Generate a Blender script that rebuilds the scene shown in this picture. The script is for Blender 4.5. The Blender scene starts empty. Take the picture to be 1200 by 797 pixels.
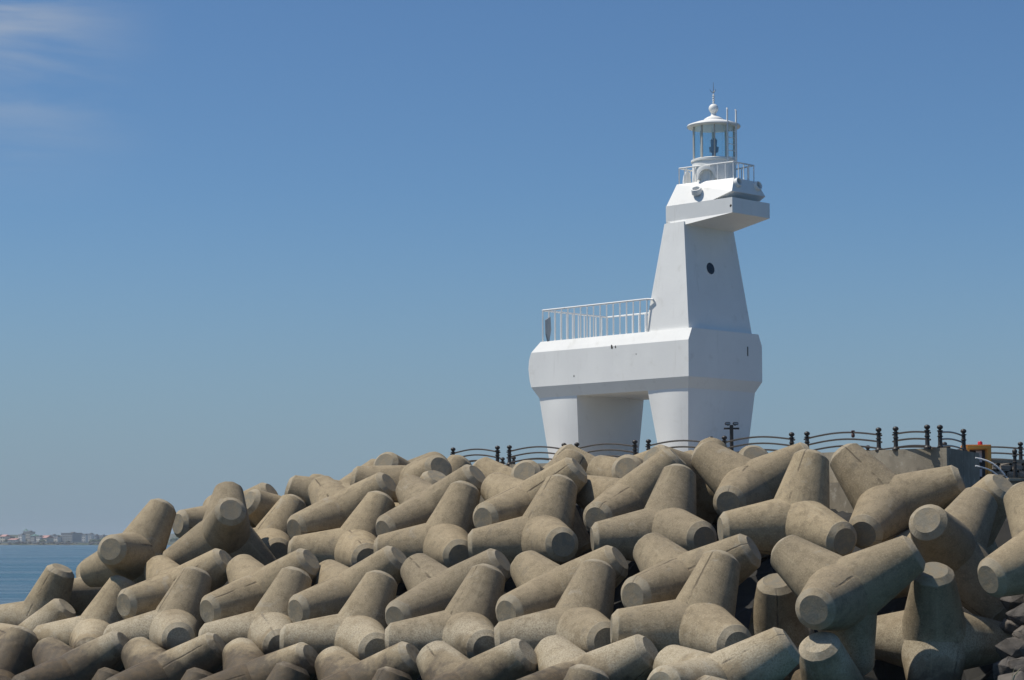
import bpy, bmesh, math, random
from mathutils import Vector, Matrix, Quaternion, noise
R = math.radians
random.seed(7)
scene = bpy.context.scene
COL = scene.collection

# ------------------------------------------------------------------ camera
FPX, CXP, CYP, HOR = 2500.0, 600.0, 398.5, 634.0       # focal length and horizon measured on the 1200 px photograph
PITCH = math.atan((HOR - CYP) / FPX)
CAMZ = 3.4
cam_data = bpy.data.cameras.new('camera')
cam_data.sensor_width = 36.0
cam_data.lens = 36.0 * FPX / 1200.0
cam_data.clip_start = 0.5
cam_data.clip_end = 30000
cam = bpy.data.objects.new('camera', cam_data)
COL.objects.link(cam)
cam.location = (0, 0, CAMZ)
cam.rotation_euler = (math.pi / 2 + PITCH, 0, 0)
scene.camera = cam

# ------------------------------------------------------------------ sky, sun, exposure
SUN_AZ, SUN_EL = R(-88), R(61)      # azimuth from +Y towards +X
sun_dir = Vector((math.sin(SUN_AZ) * math.cos(SUN_EL), math.cos(SUN_AZ) * math.cos(SUN_EL), math.sin(SUN_EL)))
world = bpy.data.worlds.new('World')
scene.world = world
world.use_nodes = True
nt = world.node_tree
nt.nodes.clear()
N, L = nt.nodes.new, nt.links.new
sky = N('ShaderNodeTexSky')
sky.sky_type = 'NISHITA'
sky.sun_disc = False
sky.sun_elevation = SUN_EL
sky.sun_rotation = SUN_AZ
sky.altitude = 0
sky.air_density = 1.0
sky.dust_density = 0.6
sky.ozone_density = 1.0
bg = N('ShaderNodeBackground')
bg.inputs['Strength'].default_value = 0.10
tint = N('ShaderNodeMix'); tint.data_type = 'RGBA'; tint.blend_type = 'MULTIPLY'; tint.inputs[0].default_value = 1.0
tint.inputs[7].default_value = (0.475, 0.675, 0.885, 1)
L(sky.outputs[0], tint.inputs[6])
# pale sea haze low on the whole horizon
hsep = N('ShaderNodeSeparateXYZ'); htc = N('ShaderNodeTexCoord'); L(htc.outputs['Generated'], hsep.inputs[0])
hr_ = N('ShaderNodeMapRange'); hr_.interpolation_type = 'SMOOTHSTEP'; L(hsep.outputs[2], hr_.inputs[0])
hr_.inputs[1].default_value = -0.02; hr_.inputs[2].default_value = 0.17; hr_.inputs[3].default_value = 0.85; hr_.inputs[4].default_value = 0.0
hmix = N('ShaderNodeMix'); hmix.data_type = 'RGBA'; L(hr_.outputs[0], hmix.inputs[0]); L(tint.outputs[2], hmix.inputs[6]); hmix.inputs[7].default_value = (2.35, 3.20, 4.20, 1)
# thin cirrus: wisps high up that thicken towards the left of the view and on round behind it
geo = N('ShaderNodeTexCoord')
sep = N('ShaderNodeSeparateXYZ'); L(geo.outputs['Generated'], sep.inputs[0])
def mth(op, a, b=None, clamp=False):
    m = N('ShaderNodeMath'); m.operation = op; m.use_clamp = clamp
    for i, s in enumerate((a, b)):
        if s is None: continue
        if isinstance(s, (int, float)): m.inputs[i].default_value = s
        else: L(s, m.inputs[i])
    return m.outputs[0]
mp = N('ShaderNodeMapping'); L(geo.outputs['Generated'], mp.inputs[0])
mp.inputs['Scale'].default_value = (5.5, 5.5, 34.0); mp.inputs['Location'].default_value = (1.7, 0.4, 2.5); mp.inputs['Rotation'].default_value = (0, R(-3), 0)
ns = N('ShaderNodeTexNoise'); L(mp.outputs[0], ns.inputs['Vector'])
ns.inputs['Scale'].default_value = 1.0; ns.inputs['Detail'].default_value = 8; ns.inputs['Roughness'].default_value = 0.56; ns.inputs['Distortion'].default_value = 0.35
def mrange(v, a, b):
    r = N('ShaderNodeMapRange'); r.interpolation_type = 'SMOOTHSTEP'; L(v, r.inputs[0]); r.inputs[1].default_value = a; r.inputs[2].default_value = b
    return r.outputs[0]
left = mrange(mth('MULTIPLY', sep.outputs[0], -1.0), 0.15, 0.25)
high = mrange(sep.outputs[2], 0.14, 0.26)
cl = mth('MULTIPLY', mth('MULTIPLY', mrange(ns.outputs[0], 0.44, 0.74), left), mth('MULTIPLY', high, 0.78), True)
mixc = N('ShaderNodeMix'); mixc.data_type = 'RGBA'
L(cl, mixc.inputs[0]); L(hmix.outputs[2], mixc.inputs[6]); mixc.inputs[7].default_value = (4.6, 4.9, 5.3, 1)
L(mixc.outputs[2], bg.inputs[0])
out = N('ShaderNodeOutputWorld'); L(bg.outputs[0], out.inputs[0])

sl = bpy.data.lights.new('sun', 'SUN')
sl.energy = 4.3
sl.angle = R(0.53)
sl.color = (1.0, 0.94, 0.84)
sun = bpy.data.objects.new('sun', sl)
COL.objects.link(sun)
sun.rotation_euler = sun_dir.to_track_quat('Z', 'Y').to_euler()
sun.location = (-30, 20, 60)
scene.view_settings.view_transform = 'Standard'
scene.view_settings.look = 'None'
scene.view_settings.exposure = 0.0
scene.view_settings.gamma = 1.0
scene.view_settings.use_curve_mapping = False

# ------------------------------------------------------------------ helpers
def at(u, v, depth):
    """world point seen at photograph pixel (u, v), at that distance along the view axis"""
    x = (u - CXP) / FPX * depth; y = -(v - CYP) / FPX * depth
    return Vector((x, depth * math.cos(PITCH) - y * math.sin(PITCH), CAMZ + depth * math.sin(PITCH) + y * math.cos(PITCH)))
def tag(o, label=None, cat=None, group=None, kind=None):
    if label: o['label'] = label
    if cat: o['category'] = cat
    if group: o['group'] = group
    if kind: o['kind'] = kind
    return o
def empty(name, loc=(0, 0, 0), rz=0.0):
    o = bpy.data.objects.new(name, None); COL.objects.link(o)
    o.empty_display_size = 0.2; o.location = loc; o.rotation_euler = (0, 0, rz)
    return o
def link(name, me, mat=None, parent=None):
    o = bpy.data.objects.new(name, me); COL.objects.link(o)
    if mat is not None and len(me.materials) == 0: me.materials.append(mat)
    if parent is not None: o.parent = parent
    return o
def bm_obj(name, bm, mat, parent=None, smooth=None):
    me = bpy.data.meshes.new(name); bm.to_mesh(me); bm.free()
    if smooth is not None:
        for p in me.polygons: p.use_smooth = True
        me.set_sharp_from_angle(angle=R(smooth))
    return link(name, me, mat, parent)
def add_box(bm, c, s, rz=0.0, bevel=0.0):
    m = Matrix.Translation(c) @ Matrix.Rotation(rz, 4, 'Z') @ Matrix.Diagonal((s[0], s[1], s[2], 1))
    r = bmesh.ops.create_cube(bm, size=1.0, matrix=m)
    if bevel:
        ed = list({e for v in r['verts'] for e in v.link_edges})
        bmesh.ops.bevel(bm, geom=ed, offset=bevel, segments=2, affect='EDGES', clamp_overlap=True)
def hull(bm, pts):
    vs = [bm.verts.new(p) for p in pts]
    r = bmesh.ops.convex_hull(bm, input=vs)
    junk = [g for g in r['geom_interior'] if isinstance(g, bmesh.types.BMVert)]
    if junk: bmesh.ops.delete(bm, geom=junk, context='VERTS')
    bmesh.ops.dissolve_limit(bm, angle_limit=R(0.5), verts=bm.verts[:], edges=bm.edges[:])
def tube(bm, pts, r, seg=8, cap=True):
    pts = [Vector(p) for p in pts]
    rs = r if isinstance(r, (list, tuple)) else [r] * len(pts)
    rings = []; prev = None
    for i, p in enumerate(pts):
        d = (pts[min(i + 1, len(pts) - 1)] - pts[max(i - 1, 0)]).normalized()
        if prev is None:
            a = d.orthogonal().normalized()
        else:
            a = (prev - d * prev.dot(d)).normalized()
        prev = a; b = d.cross(a)
        rings.append([bm.verts.new(p + (a * math.cos(2 * math.pi * k / seg) + b * math.sin(2 * math.pi * k / seg)) * rs[i]) for k in range(seg)])
    for i in range(len(rings) - 1):
        for k in range(seg):
            bm.faces.new((rings[i][k], rings[i][(k + 1) % seg], rings[i + 1][(k + 1) % seg], rings[i + 1][k]))
    if cap:
        bm.faces.new(rings[0][::-1]); bm.faces.new(rings[-1])
def lathe(bm, prof, seg=24, c=(0, 0, 0)):
    """prof: (radius, z) from bottom to top"""
    c = Vector(c); rings = []
    for r, z in prof:
        if r < 1e-5: rings.append([bm.verts.new(c + Vector((0, 0, z)))])
        else: rings.append([bm.verts.new(c + Vector((r * math.cos(2 * math.pi * k / seg), r * math.sin(2 * math.pi * k / seg), z))) for k in range(seg)])
    for a, b in zip(rings, rings[1:]):
        for k in range(seg):
            q = (k + 1) % seg
            f = []
            for v in ((a[k], a[q], b[q], b[k]) if len(a) > 1 and len(b) > 1 else (a[0], b[q], b[k]) if len(a) == 1 and len(b) > 1 else (a[k], a[q], b[0])): f.append(v)
            bm.faces.new(f)
    if len(rings[0]) > 1: bm.faces.new(rings[0][::-1])
    if len(rings[-1]) > 1: bm.faces.new(rings[-1])
def copy_tree(o, parent=None):
    c = o.copy(); COL.objects.link(c); c.parent = parent
    for ch in list(o.children): copy_tree(ch, c)
    return c

# ------------------------------------------------------------------ materials
class MT:
    def __init__(s, name):
        s.m = bpy.data.materials.new(name); s.m.use_nodes = True; s.t = s.m.node_tree
        s.b = s.t.nodes['Principled BSDF']; s.o = s.t.nodes['Material Output']
    def n(s, ty, **k):
        x = s.t.nodes.new(ty)
        for a, v in k.items(): setattr(x, a, v)
        return x
    def l(s, a, b): s.t.links.new(a, b)
    def math(s, op, a, b=None, c=None, clamp=False):
        x = s.n('ShaderNodeMath', operation=op, use_clamp=clamp)
        for i, v in enumerate((a, b, c)):
            if v is None: continue
            if isinstance(v, (int, float)): x.inputs[i].default_value = v
            else: s.l(v, x.inputs[i])
        return x.outputs[0]
    def noise(s, vec, scale, detail=4, rough=.55, dist=0.0):
        x = s.n('ShaderNodeTexNoise'); s.l(vec, x.inputs['Vector'])
        x.inputs['Scale'].default_value = scale; x.inputs['Detail'].default_value = detail
        x.inputs['Roughness'].default_value = rough; x.inputs['Distortion'].default_value = dist
        return x.outputs[0]
    def ramp(s, v, lo, hi, a=0.0, b=1.0, smooth=True):
        x = s.n('ShaderNodeMapRange'); x.interpolation_type = 'SMOOTHSTEP' if smooth else 'LINEAR'
        s.l(v, x.inputs[0]); x.inputs[1].default_value = lo; x.inputs[2].default_value = hi
        x.inputs[3].default_value = a; x.inputs[4].default_value = b
        return x.outputs[0]
    def mix(s, f, a, b, mode='MIX'):
        x = s.n('ShaderNodeMix', data_type='RGBA', blend_type=mode)
        for i, v in ((0, f), (6, a), (7, b)):
            if isinstance(v, (int, float)): x.inputs[i].default_value = v
            elif isinstance(v, tuple): x.inputs[i].default_value = v if len(v) == 4 else (*v, 1)
            else: s.l(v, x.inputs[i])
        return x.outputs[2]
    def bump(s, h, strength, dist, prev=None):
        x = s.n('ShaderNodeBump'); s.l(h, x.inputs['Height'])
        x.inputs['Strength'].default_value = strength; x.inputs['Distance'].default_value = dist
        if prev is not None: s.l(prev, x.inputs['Normal'])
        return x.outputs[0]
def plain(name, col, rough=.6, metal=0.0, var=.12, scale=8.0):
    m = MT(name); tc = m.n('ShaderNodeTexCoord')
    f = m.noise(tc.outputs['Object'], scale, 5)
    lo = tuple(c * (1 - var) for c in col); hi = tuple(min(1, c * (1 + var)) for c in col)
    m.l(m.mix(f, lo, hi), m.b.inputs['Base Color'])
    m.b.inputs['Roughness'].default_value = rough; m.b.inputs['Metallic'].default_value = metal
    return m.m

def concrete_tetrapod():
    m = MT('weathered_concrete')
    tc = m.n('ShaderNodeTexCoord'); oi = m.n('ShaderNodeObjectInfo'); ge = m.n('ShaderNodeNewGeometry')
    off = m.n('ShaderNodeVectorMath', operation='MULTIPLY_ADD')
    m.l(oi.outputs['Random'], off.inputs[0]); off.inputs[1].default_value = (37, 53, 71); m.l(tc.outputs['Object'], off.inputs[2])
    P = off.outputs[0]
    big = m.noise(P, .9, 4, .6); mid = m.noise(P, 4.5, 6, .65); fine = m.noise(P, 28, 5, .7); grit = m.noise(P, 120, 3, .6)
    rnd = oi.outputs['Random']
    base = m.mix(m.ramp(big, .3, .7), (0.279, 0.223, 0.142), (0.373, 0.299, 0.193))
    base = m.mix(m.ramp(rnd, 0, 1, 0, .75, False), base, (0.293, 0.240, 0.161))
    base = m.mix(m.ramp(mid, .44, .66, 0, .62), base, (0.205, 0.164, 0.105))
    base = m.mix(m.ramp(fine, .50, .70, 0, .6), base, (0.472, 0.389, 0.261))
    base = m.mix(m.ramp(fine, .32, .44, .55, 0), base, (0.150, 0.120, 0.080))
    rn2 = m.math('FRACT', m.math('MULTIPLY', rnd, 7.31))
    base = m.mix(1.0, base, m.mix(rn2, (.84, .845, .86), (1.08, 1.07, 1.05)), 'MULTIPLY')
    blot = m.noise(P, 1.7, 6, .68, .6)
    base = m.mix(m.ramp(blot, .56, .70, 0, .4), base, (.150, .132, .105))
    base = m.mix(m.ramp(blot, .30, .40, .35, 0), base, (.370, .345, .290))
    # pour lines and mould seam along each leg (uv: x round the leg, y along it)
    uv = m.n('ShaderNodeUVMap'); uv.uv_map = 'uv'
    sp = m.n('ShaderNodeSeparateXYZ'); m.l(uv.outputs[0], sp.inputs[0])
    wob = m.math('MULTIPLY', m.math('SUBTRACT', m.noise(P, 2.2, 5, .7), .5), .022)
    sx = m.math('ADD', sp.outputs[0], wob)
    seam = m.math('SUBTRACT', 1.0, m.ramp(m.math('ABSOLUTE', m.math('SUBTRACT', sx, .5)), .0025, .009), clamp=True)
    brk = m.ramp(m.noise(P, 1.6, 3, .6), .42, .56)
    seam = m.math('MULTIPLY', seam, brk)
    base = m.mix(m.math('MULTIPLY', seam, .75), base, (0.087, 0.068, 0.047))
    # streaks down the legs
    st = m.n('ShaderNodeMapping'); m.l(uv.outputs[0], st.inputs[0]); st.inputs['Scale'].default_value = (26, 1.6, 1)
    stv = m.n('ShaderNodeVectorMath', operation='MULTIPLY_ADD'); m.l(rnd, stv.inputs[0]); stv.inputs[1].default_value = (31, 17, 5); m.l(st.outputs[0], stv.inputs[2])
    streak = m.noise(stv.outputs[0], 1.0, 4, .6)
    base = m.mix(m.ramp(streak, .55, .75, 0, .38), base, (0.186, 0.149, 0.095))
    base = m.mix(m.ramp(streak, .30, .42, .25, 0), base, (0.448, 0.377, 0.255))
    # worn, paler chamfer round each leg end
    tv = m.math('FRACT', sp.outputs[1])
    edge = m.math('MULTIPLY', m.ramp(tv, .585, .605), m.ramp(tv, .641, .6435, 1, 0))
    base = m.mix(m.math('MULTIPLY', edge, m.ramp(mid, .35, .6, .1, .6)), base, (.400, .352, .268))
    # end faces cast against the mould: greyer, blotched
    face = m.ramp(tv, .6415, .6425)
    base = m.mix(m.math('MULTIPLY', face, m.ramp(mid, .4, .6, .25, .75)), base, (.225, .210, .170))
    # tide line: pale salt and barnacle band, dark weed below
    spz = m.n('ShaderNodeSeparateXYZ'); m.l(ge.outputs['Position'], spz.inputs[0])
    hz = m.math('ADD', spz.outputs[2], m.math('MULTIPLY', m.math('SUBTRACT', big, .5), 1.5))
    hz = m.math('ADD', hz, m.math('MULTIPLY', m.math('SUBTRACT', mid, .5), .7))
    band = m.math('MULTIPLY', m.ramp(hz, .80, 1.05), m.ramp(hz, 1.15, 1.7, 1, 0))
    base = m.mix(m.math('MULTIPLY', band, m.ramp(fine, .35, .6, .1, .6)), base, (0.522, 0.458, 0.341))
    wet = m.ramp(hz, .42, .86, 1, 0)
    base = m.mix(m.math('MULTIPLY', wet, .82), base, m.mix(m.ramp(mid, .4, .65), (0.050, 0.036, 0.023), (0.106, 0.073, 0.040)))
    m.l(base, m.b.inputs['Base Color'])
    m.l(m.ramp(wet, 0, 1, .92, .6), m.b.inputs['Roughness'])
    m.b.inputs['Specular IOR Level'].default_value = .25
    h = m.math('ADD', m.math('MULTIPLY', fine, .6), m.math('MULTIPLY', grit, .4))
    pits = m.ramp(m.noise(P, 60, 2, .5), .28, .36)
    h = m.math('ADD', h, m.math('MULTIPLY', pits, .35))
    nrm = m.bump(mid, .5, .04)
    nrm = m.bump(h, .8, .016, nrm)
    nrm = m.bump(m.math('SUBTRACT', 1.0, seam), .6, .02, nrm)
    m.l(nrm, m.b.inputs['Normal'])
    return m.m
def concrete_wall():
    m = MT('seawall_concrete'); tc = m.n('ShaderNodeTexCoord'); P = tc.outputs['Object']
    big = m.noise(P, .7, 4, .6); mid = m.noise(P, 3.5, 6, .65); fine = m.noise(P, 26, 5, .7)
    base = m.mix(m.ramp(big, .35, .65), (0.247, 0.215, 0.163), (0.377, 0.332, 0.254))
    base = m.mix(m.ramp(mid, .55, .72, 0, .6), base, (0.520, 0.481, 0.403))
    base = m.mix(m.ramp(mid, .3, .44, .6, 0), base, (0.137, 0.117, 0.091))
    mp_ = m.n('ShaderNodeMapping'); m.l(P, mp_.inputs[0]); mp_.inputs['Scale'].default_value = (5, 5, .35)
    stn = m.noise(mp_.outputs[0], 1.0, 4, .6)
    base = m.mix(m.ramp(stn, .56, .72, 0, .55), base, (0.130, 0.111, 0.085))
    base = m.mix(m.ramp(fine, .5, .8, 0, .4), base, (0.169, 0.150, 0.117))
    m.l(base, m.b.inputs['Base Color']); m.b.inputs['Roughness'].default_value = .92
    m.b.inputs['Specular IOR Level'].default_value = .25
    m.l(m.bump(fine, .5, .015), m.b.inputs['Normal'])
    return m.m
def white_paint():
    m = MT('white_paint'); tc = m.n('ShaderNodeTexCoord'); P = tc.outputs['Object']
    big = m.noise(P, .55, 4, .55); mid = m.noise(P, 2.4, 6, .6); fine = m.noise(P, 9, 6, .72)
    base = m.mix(m.ramp(big, .35, .7), (.79, .785, .755), (.84, .835, .80))
    base = m.mix(m.ramp(mid, .56, .76, 0, .35), base, (.58, .56, .50))
    mp_ = m.n('ShaderNodeMapping'); m.l(P, mp_.inputs[0]); mp_.inputs['Scale'].default_value = (6, 6, .4)
    stn = m.noise(mp_.outputs[0], 1.0, 4, .6)
    base = m.mix(m.ramp(stn, .58, .78, 0, .28), base, (.55, .53, .48))
    chip = m.math('MULTIPLY', m.ramp(fine, .72, .74), m.ramp(big, .42, .55))
    base = m.mix(chip, base, (.16, .13, .11))
    m.l(base, m.b.inputs['Base Color']); m.b.inputs['Roughness'].default_value = .55
    m.l(m.bump(mid, .12, .02), m.b.inputs['Normal'])
    return m.m
def railing_paint():
    m = MT('railing_white_paint'); tc = m.n('ShaderNodeTexCoord'); P = tc.outputs['Object']
    f = m.noise(P, 7, 5, .7)
    base = m.mix(m.ramp(f, .63, .70), (.78, .78, .76), (.20, .12, .08))
    m.l(base, m.b.inputs['Base Color']); m.b.inputs['Roughness'].default_value = .5
    return m.m
def glass():
    m = MT('lantern_glass')
    tr = m.n('ShaderNodeBsdfTransparent'); tr.inputs[0].default_value = (.83, .92, .93, 1)
    gl = m.n('ShaderNodeBsdfGlossy'); gl.inputs['Roughness'].default_value = .03; gl.inputs[0].default_value = (.9, .95, .95, 1)
    mx = m.n('ShaderNodeMixShader'); mx.inputs[0].default_value = .13; m.l(tr.outputs[0], mx.inputs[1]); m.l(gl.outputs[0], mx.inputs[2])
    m.l(mx.outputs[0], m.o.inputs['Surface'])
    return m.m
def sea_water():
    m = MT('sea_water'); tc = m.n('ShaderNodeTexCoord'); P = tc.outputs['Object']
    mp_ = m.n('ShaderNodeMapping'); m.l(P, mp_.inputs[0]); mp_.inputs['Scale'].default_value = (1, .55, 1); mp_.inputs['Rotation'].default_value = (0, 0, R(20))
    a = m.noise(mp_.outputs[0], .10, 4, .6); b = m.noise(mp_.outputs[0], .55, 5, .65, .4); c = m.noise(mp_.outputs[0], 2.4, 4, .6)
    h = m.math('ADD', m.math('MULTIPLY', a, 1.2), m.math('ADD', m.math('MULTIPLY', b, .55), m.math('MULTIPLY', c, .14)))
    mq = m.n('ShaderNodeMapping'); m.l(P, mq.inputs[0]); mq.inputs['Scale'].default_value = (.012, .05, 1)
    patch = m.noise(mq.outputs[0], 1.0, 6, .65, .5)
    m.l(m.mix(m.ramp(patch, .35, .65), (.008, .045, .075), (.03, .095, .125)), m.b.inputs['Base Color'])
    m.l(m.ramp(patch, .35, .65, .10, .30), m.b.inputs['Roughness'])
    m.b.inputs['IOR'].default_value = 1.333
    m.l(m.bump(h, 1.0, 1.0), m.b.inputs['Normal'])
    return m.m
def rock_mat():
    m = MT('basalt_rock'); tc = m.n('ShaderNodeTexCoord'); P = tc.outputs['Object']; oi = m.n('ShaderNodeObjectInfo')
    f = m.noise(P, 3, 6, .65); g = m.noise(P, 18, 5, .7)
    base = m.mix(m.ramp(f, .35, .65), (.035, .032, .03), (.11, .10, .092))
    base = m.mix(m.ramp(g, .55, .75, 0, .5), base, (.19, .175, .155))
    base = m.mix(m.ramp(oi.outputs['Random'], 0, 1, 0, .6, False), base, (.17, .145, .12))
    m.l(base, m.b.inputs['Base Color']); m.b.inputs['Roughness'].default_value = .9
    m.l(m.bump(g, .6, .03), m.b.inputs['Normal'])
    return m.m
mound_m = plain('mound_gap_shade', (.022, .021, .019), .95, 0, .5, 3)  # near-black rock: the shade in the gaps is put into its colour
M = dict(tet=concrete_tetrapod(), wall=concrete_wall(), white=white_paint(), rail=railing_paint(), glass=glass(), sea=sea_water(), rock=rock_mat(),
         iron=plain('dark_iron', (.030, .026, .023), .5, .0, .35, 20), steel=plain('rail_steel', (.12, .105, .09), .36, .5, .25, 15),
         dark=plain('hole_shade_and_crack', (.012, .013, .015), .15), brown=plain('stained_mullion', (.58, .53, .46), .6, 0, .4, 60),  # dark: shade of the neck hole put into colour, also the crack
         grey=plain('grey_metal', (.26, .29, .32), .45, .5), orange=plain('orange_paint', (.90, .38, .06), .45), red=plain('red_lamp', (.45, .02, .04), .35),
         paper=plain('white_notice', (.72, .74, .78), .6, 0, .08, 30), stone=plain('brown_stone', (.30, .26, .21), .9, 0, .4, 6),
         pave=plain('pier_paving', (.24, .22, .19), .9, 0, .2, 2), grass=plain('dry_straw', (.36, .31, .19), .8))

# ------------------------------------------------------------------ sea, far shore, hills
def grid_mesh(name, xs, ys, zf, mat, kind, smooth=True):
    vs = [(x, y, zf(x, y)) for y in ys for x in xs]; nx = len(xs)
    fs = [(j * nx + i, j * nx + i + 1, (j + 1) * nx + i + 1, (j + 1) * nx + i) for j in range(len(ys) - 1) for i in range(nx - 1)]
    me = bpy.data.meshes.new(name); me.from_pydata(vs, [], fs)
    for p in me.polygons: p.use_smooth = smooth
    return tag(link(name, me, mat), kind=kind)
sea = grid_mesh('sea', [-3000, 0, 3000], [-60, 400, 2290], lambda x, y: -0.8, M['sea'], 'structure')
land_m = MT('far_land'); _tc = land_m.n('ShaderNodeTexCoord'); _f = land_m.noise(_tc.outputs['Object'], .03, 6, .65)
land_m.l(land_m.mix(land_m.ramp(_f, .4, .62), (.045, .065, .03), (.13, .12, .085)), land_m.b.inputs['Base Color']); land_m.b.inputs['Roughness'].default_value = 1
def shore_z(x, y):
    t = min(1, max(0, (y - 2255) / 12)); return -1.0 + 3.4 * t + .8 * noise.noise((x * .05, y * .05, 1))
shore = grid_mesh('far_shore', [-3000 + 25 * i for i in range(241)], [2250, 2256, 2262, 2268, 2300, 2400, 2700, 3300], shore_z, land_m.m, 'structure')
def hill_z(x, y):
    t = max(0, 1 - abs(y - 3000) / 420); h = 12 + 5 * noise.noise((x * .004, 3.1, 0)) + 2.5 * noise.noise((x * .02, y * .02, 2)) + 1.6 * noise.noise((x * .07, y * .05, 5))
    return 1.0 + h * t ** .7
hills = grid_mesh('hills', [-3000 + 15 * i for i in range(401)], [2580 + 40 * i for i in range(22)], hill_z, land_m.m, 'structure')
# belt of shore trees: nobody could count it
bm = bmesh.new(); rng = random.Random(3)
for i in range(520):
    x = rng.uniform(-1000, 60); y = rng.uniform(2300, 2560); r = rng.uniform(1.6, 3.6)
    bmesh.ops.create_icosphere(bm, subdivisions=1, radius=1, matrix=Matrix.Translation((x, y, 1.8 + r * .7)) @ Matrix.Diagonal((r * rng.uniform(1, 1.8), r, r * rng.uniform(.7, 1.1), 1)))
for v in bm.verts: v.co += Vector((noise.noise(v.co * .6), noise.noise(v.co * .6 + Vector((5, 0, 0))), noise.noise(v.co * .6 + Vector((0, 9, 0))))) * 1.0
tag(bm_obj('shore_trees', bm, plain('far_foliage', (.05, .075, .035), .9, 0, .4, .3)), 'dark green trees massed between the houses on the far shore', 'trees', kind='stuff')
# boulders along the far waterline
bm = bmesh.new()
for i in range(700):
    x = rng.uniform(-1000, 60); y = rng.uniform(2251, 2262); r = rng.uniform(.5, 1.5)
    bmesh.ops.create_icosphere(bm, subdivisions=1, radius=r, matrix=Matrix.Translation((x, y, .2 + (y - 2251) * .16)) @ Matrix.Diagonal((rng.uniform(.8, 1.8), 1, .8, 1)))
tag(bm_obj('shore_boulders', bm, M['rock']), 'dark boulders lining the waterline of the far town', 'boulders', kind='stuff')
# ------------------------------------------------------------------ far town
def wallmat(n, c): return plain(n, c, .8, 0, .1, .2)
TW = dict(white=wallmat('town_white', (.80, .78, .73)), cream=wallmat('town_cream', (.66, .60, .50)), grey=wallmat('town_grey', (.40, .41, .41)), blue=wallmat('town_bluegrey', (.36, .40, .44)),
          pink=wallmat('town_pink_roof', (.46, .25, .22)), green=wallmat('town_green_roof', (.09, .20, .17)), rust=wallmat('town_brown', (.30, .20, .15)), dark=wallmat('town_window', (.06, .07, .08)), roof=wallmat('town_flat_roof', (.27, .26, .25)))
def building(u, y_top, width_px, depth, wall, roof, label, storeys=2, roof_kind='flat', cols=3):
    k = depth / FPX; w = width_px * k
    base = at(u, HOR, depth); zt = at(u, y_top, depth).z; z0 = 1.8; h = zt - z0
    rh = 0.0 if roof_kind == 'flat' else min(h * .35, w * .28)
    o = empty('town_building', (base.x, base.y, z0), R(rng.uniform(-44, -20)))
    tag(o, label, 'building', 'buildings of the far town')
    dp = min(w, 14); bm = bmesh.new(); add_box(bm, (0, dp / 2, (h - rh) / 2), (w, dp, h - rh)); bm_obj('wall', bm, TW[wall], o)
    bm = bmesh.new()
    if roof_kind == 'flat':
        add_box(bm, (0, dp / 2, h + .25), (w + .4, dp + .4, .5)); add_box(bm, (w * .2, dp / 2, h + 1.0), (w * .25, 3, 1.0))
    elif roof_kind == 'gable':
        hull(bm, [(sx * (w / 2 + .5), -.5 + t * (dp + 1), h - rh) for sx in (-1, 1) for t in (0, 1)] + [(sx * (w / 2 + .5), dp / 2, h) for sx in (-1, 1)])
    else:
        hull(bm, [(sx * (w / 2 + .6), -.6 + t * (dp + 1.2), h - rh) for sx in (-1, 1) for t in (0, 1)] + [(sx * w * .12, dp / 2, h) for sx in (-1, 1)])
    bm_obj('roof', bm, TW[roof], o)
    bm = bmesh.new(); ww, wh = w / cols * .42, (h - rh) / storeys * .34; add_box(bm, (0, 0, 0), (ww, .3, wh))
    me = bpy.data.meshes.new('window'); bm.to_mesh(me); bm.free(); me.materials.append(TW['dark'])
    for s in range(storeys):
        for c in range(cols):
            q = link('window', me, None, o); q.location = ((c + .5) / cols * w - w / 2, -.1, (s + .55) / storeys * (h - rh))
    return o
B = [
 (-12, 627, 14, 2340, 'grey', 'roof', 'grey flat-roofed house at the left picture edge on the far shore', 2, 'flat', 3),
 (3, 626.5, 8, 2300, 'cream', 'pink', 'narrow cream house with pink roof, leftmost in the far town', 2, 'gable', 2),
 (8, 629.5, 9, 2330, 'rust', 'roof', 'brownish low block behind the long pink-roofed house on the far shore', 2, 'flat', 3),
 (13.5, 631, 13, 2290, 'white', 'pink', 'long low house with pink roof beside the white striped building', 1, 'gable', 5),
 (23.5, 626.8, 6, 2290, 'white', 'roof', 'tall white building beside the green-roofed pavilion in the far town', 3, 'flat', 2),
 (31, 623.5, 10, 2340, 'cream', 'roof', 'cream multi-storey building carrying the green pagoda roof', 4, 'flat', 5),
 (38, 626, 7, 2320, 'grey', 'green', 'grey building with green roof right of the pagoda-roofed one', 3, 'hip', 3),
 (44.5, 629, 6, 2300, 'white', 'roof', 'small white house left of the pink gabled house on the far shore', 2, 'flat', 2),
 (50.5, 627.5, 11, 2300, 'cream', 'pink', 'wide house with bright pink gabled roof at the centre of the far town', 2, 'gable', 4),
 (59, 627.5, 9, 2360, 'white', 'roof', 'pale block between the pink gabled house and the grey block', 3, 'flat', 3),
 (65, 629.5, 7, 2310, 'white', 'roof', 'low pale house touching the big grey block on its left', 2, 'flat', 3),
 (78, 625, 17, 2310, 'grey', 'roof', 'big plain grey block, the widest building of the far town', 4, 'flat', 7),
 (91.5, 626, 6, 2420, 'blue', 'roof', 'bluish tower right of the big grey block', 4, 'flat', 2),
 (98, 627, 5, 2400, 'white', 'roof', 'narrow white block second right of the big grey block', 3, 'flat', 2),
 (104.5, 626, 6, 2430, 'white', 'roof', 'pale apartment block third right of the big grey block', 4, 'flat', 3),
 (111, 627.5, 5, 2450, 'blue', 'roof', 'hazy blue-grey block left of the first big tetrapod', 3, 'flat', 2),
 (118, 628, 7, 2450, 'grey', 'roof', 'hazy grey house half hidden behind the leftmost skyline tetrapod', 2, 'flat', 3)]
for b in B: building(*b)
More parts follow.
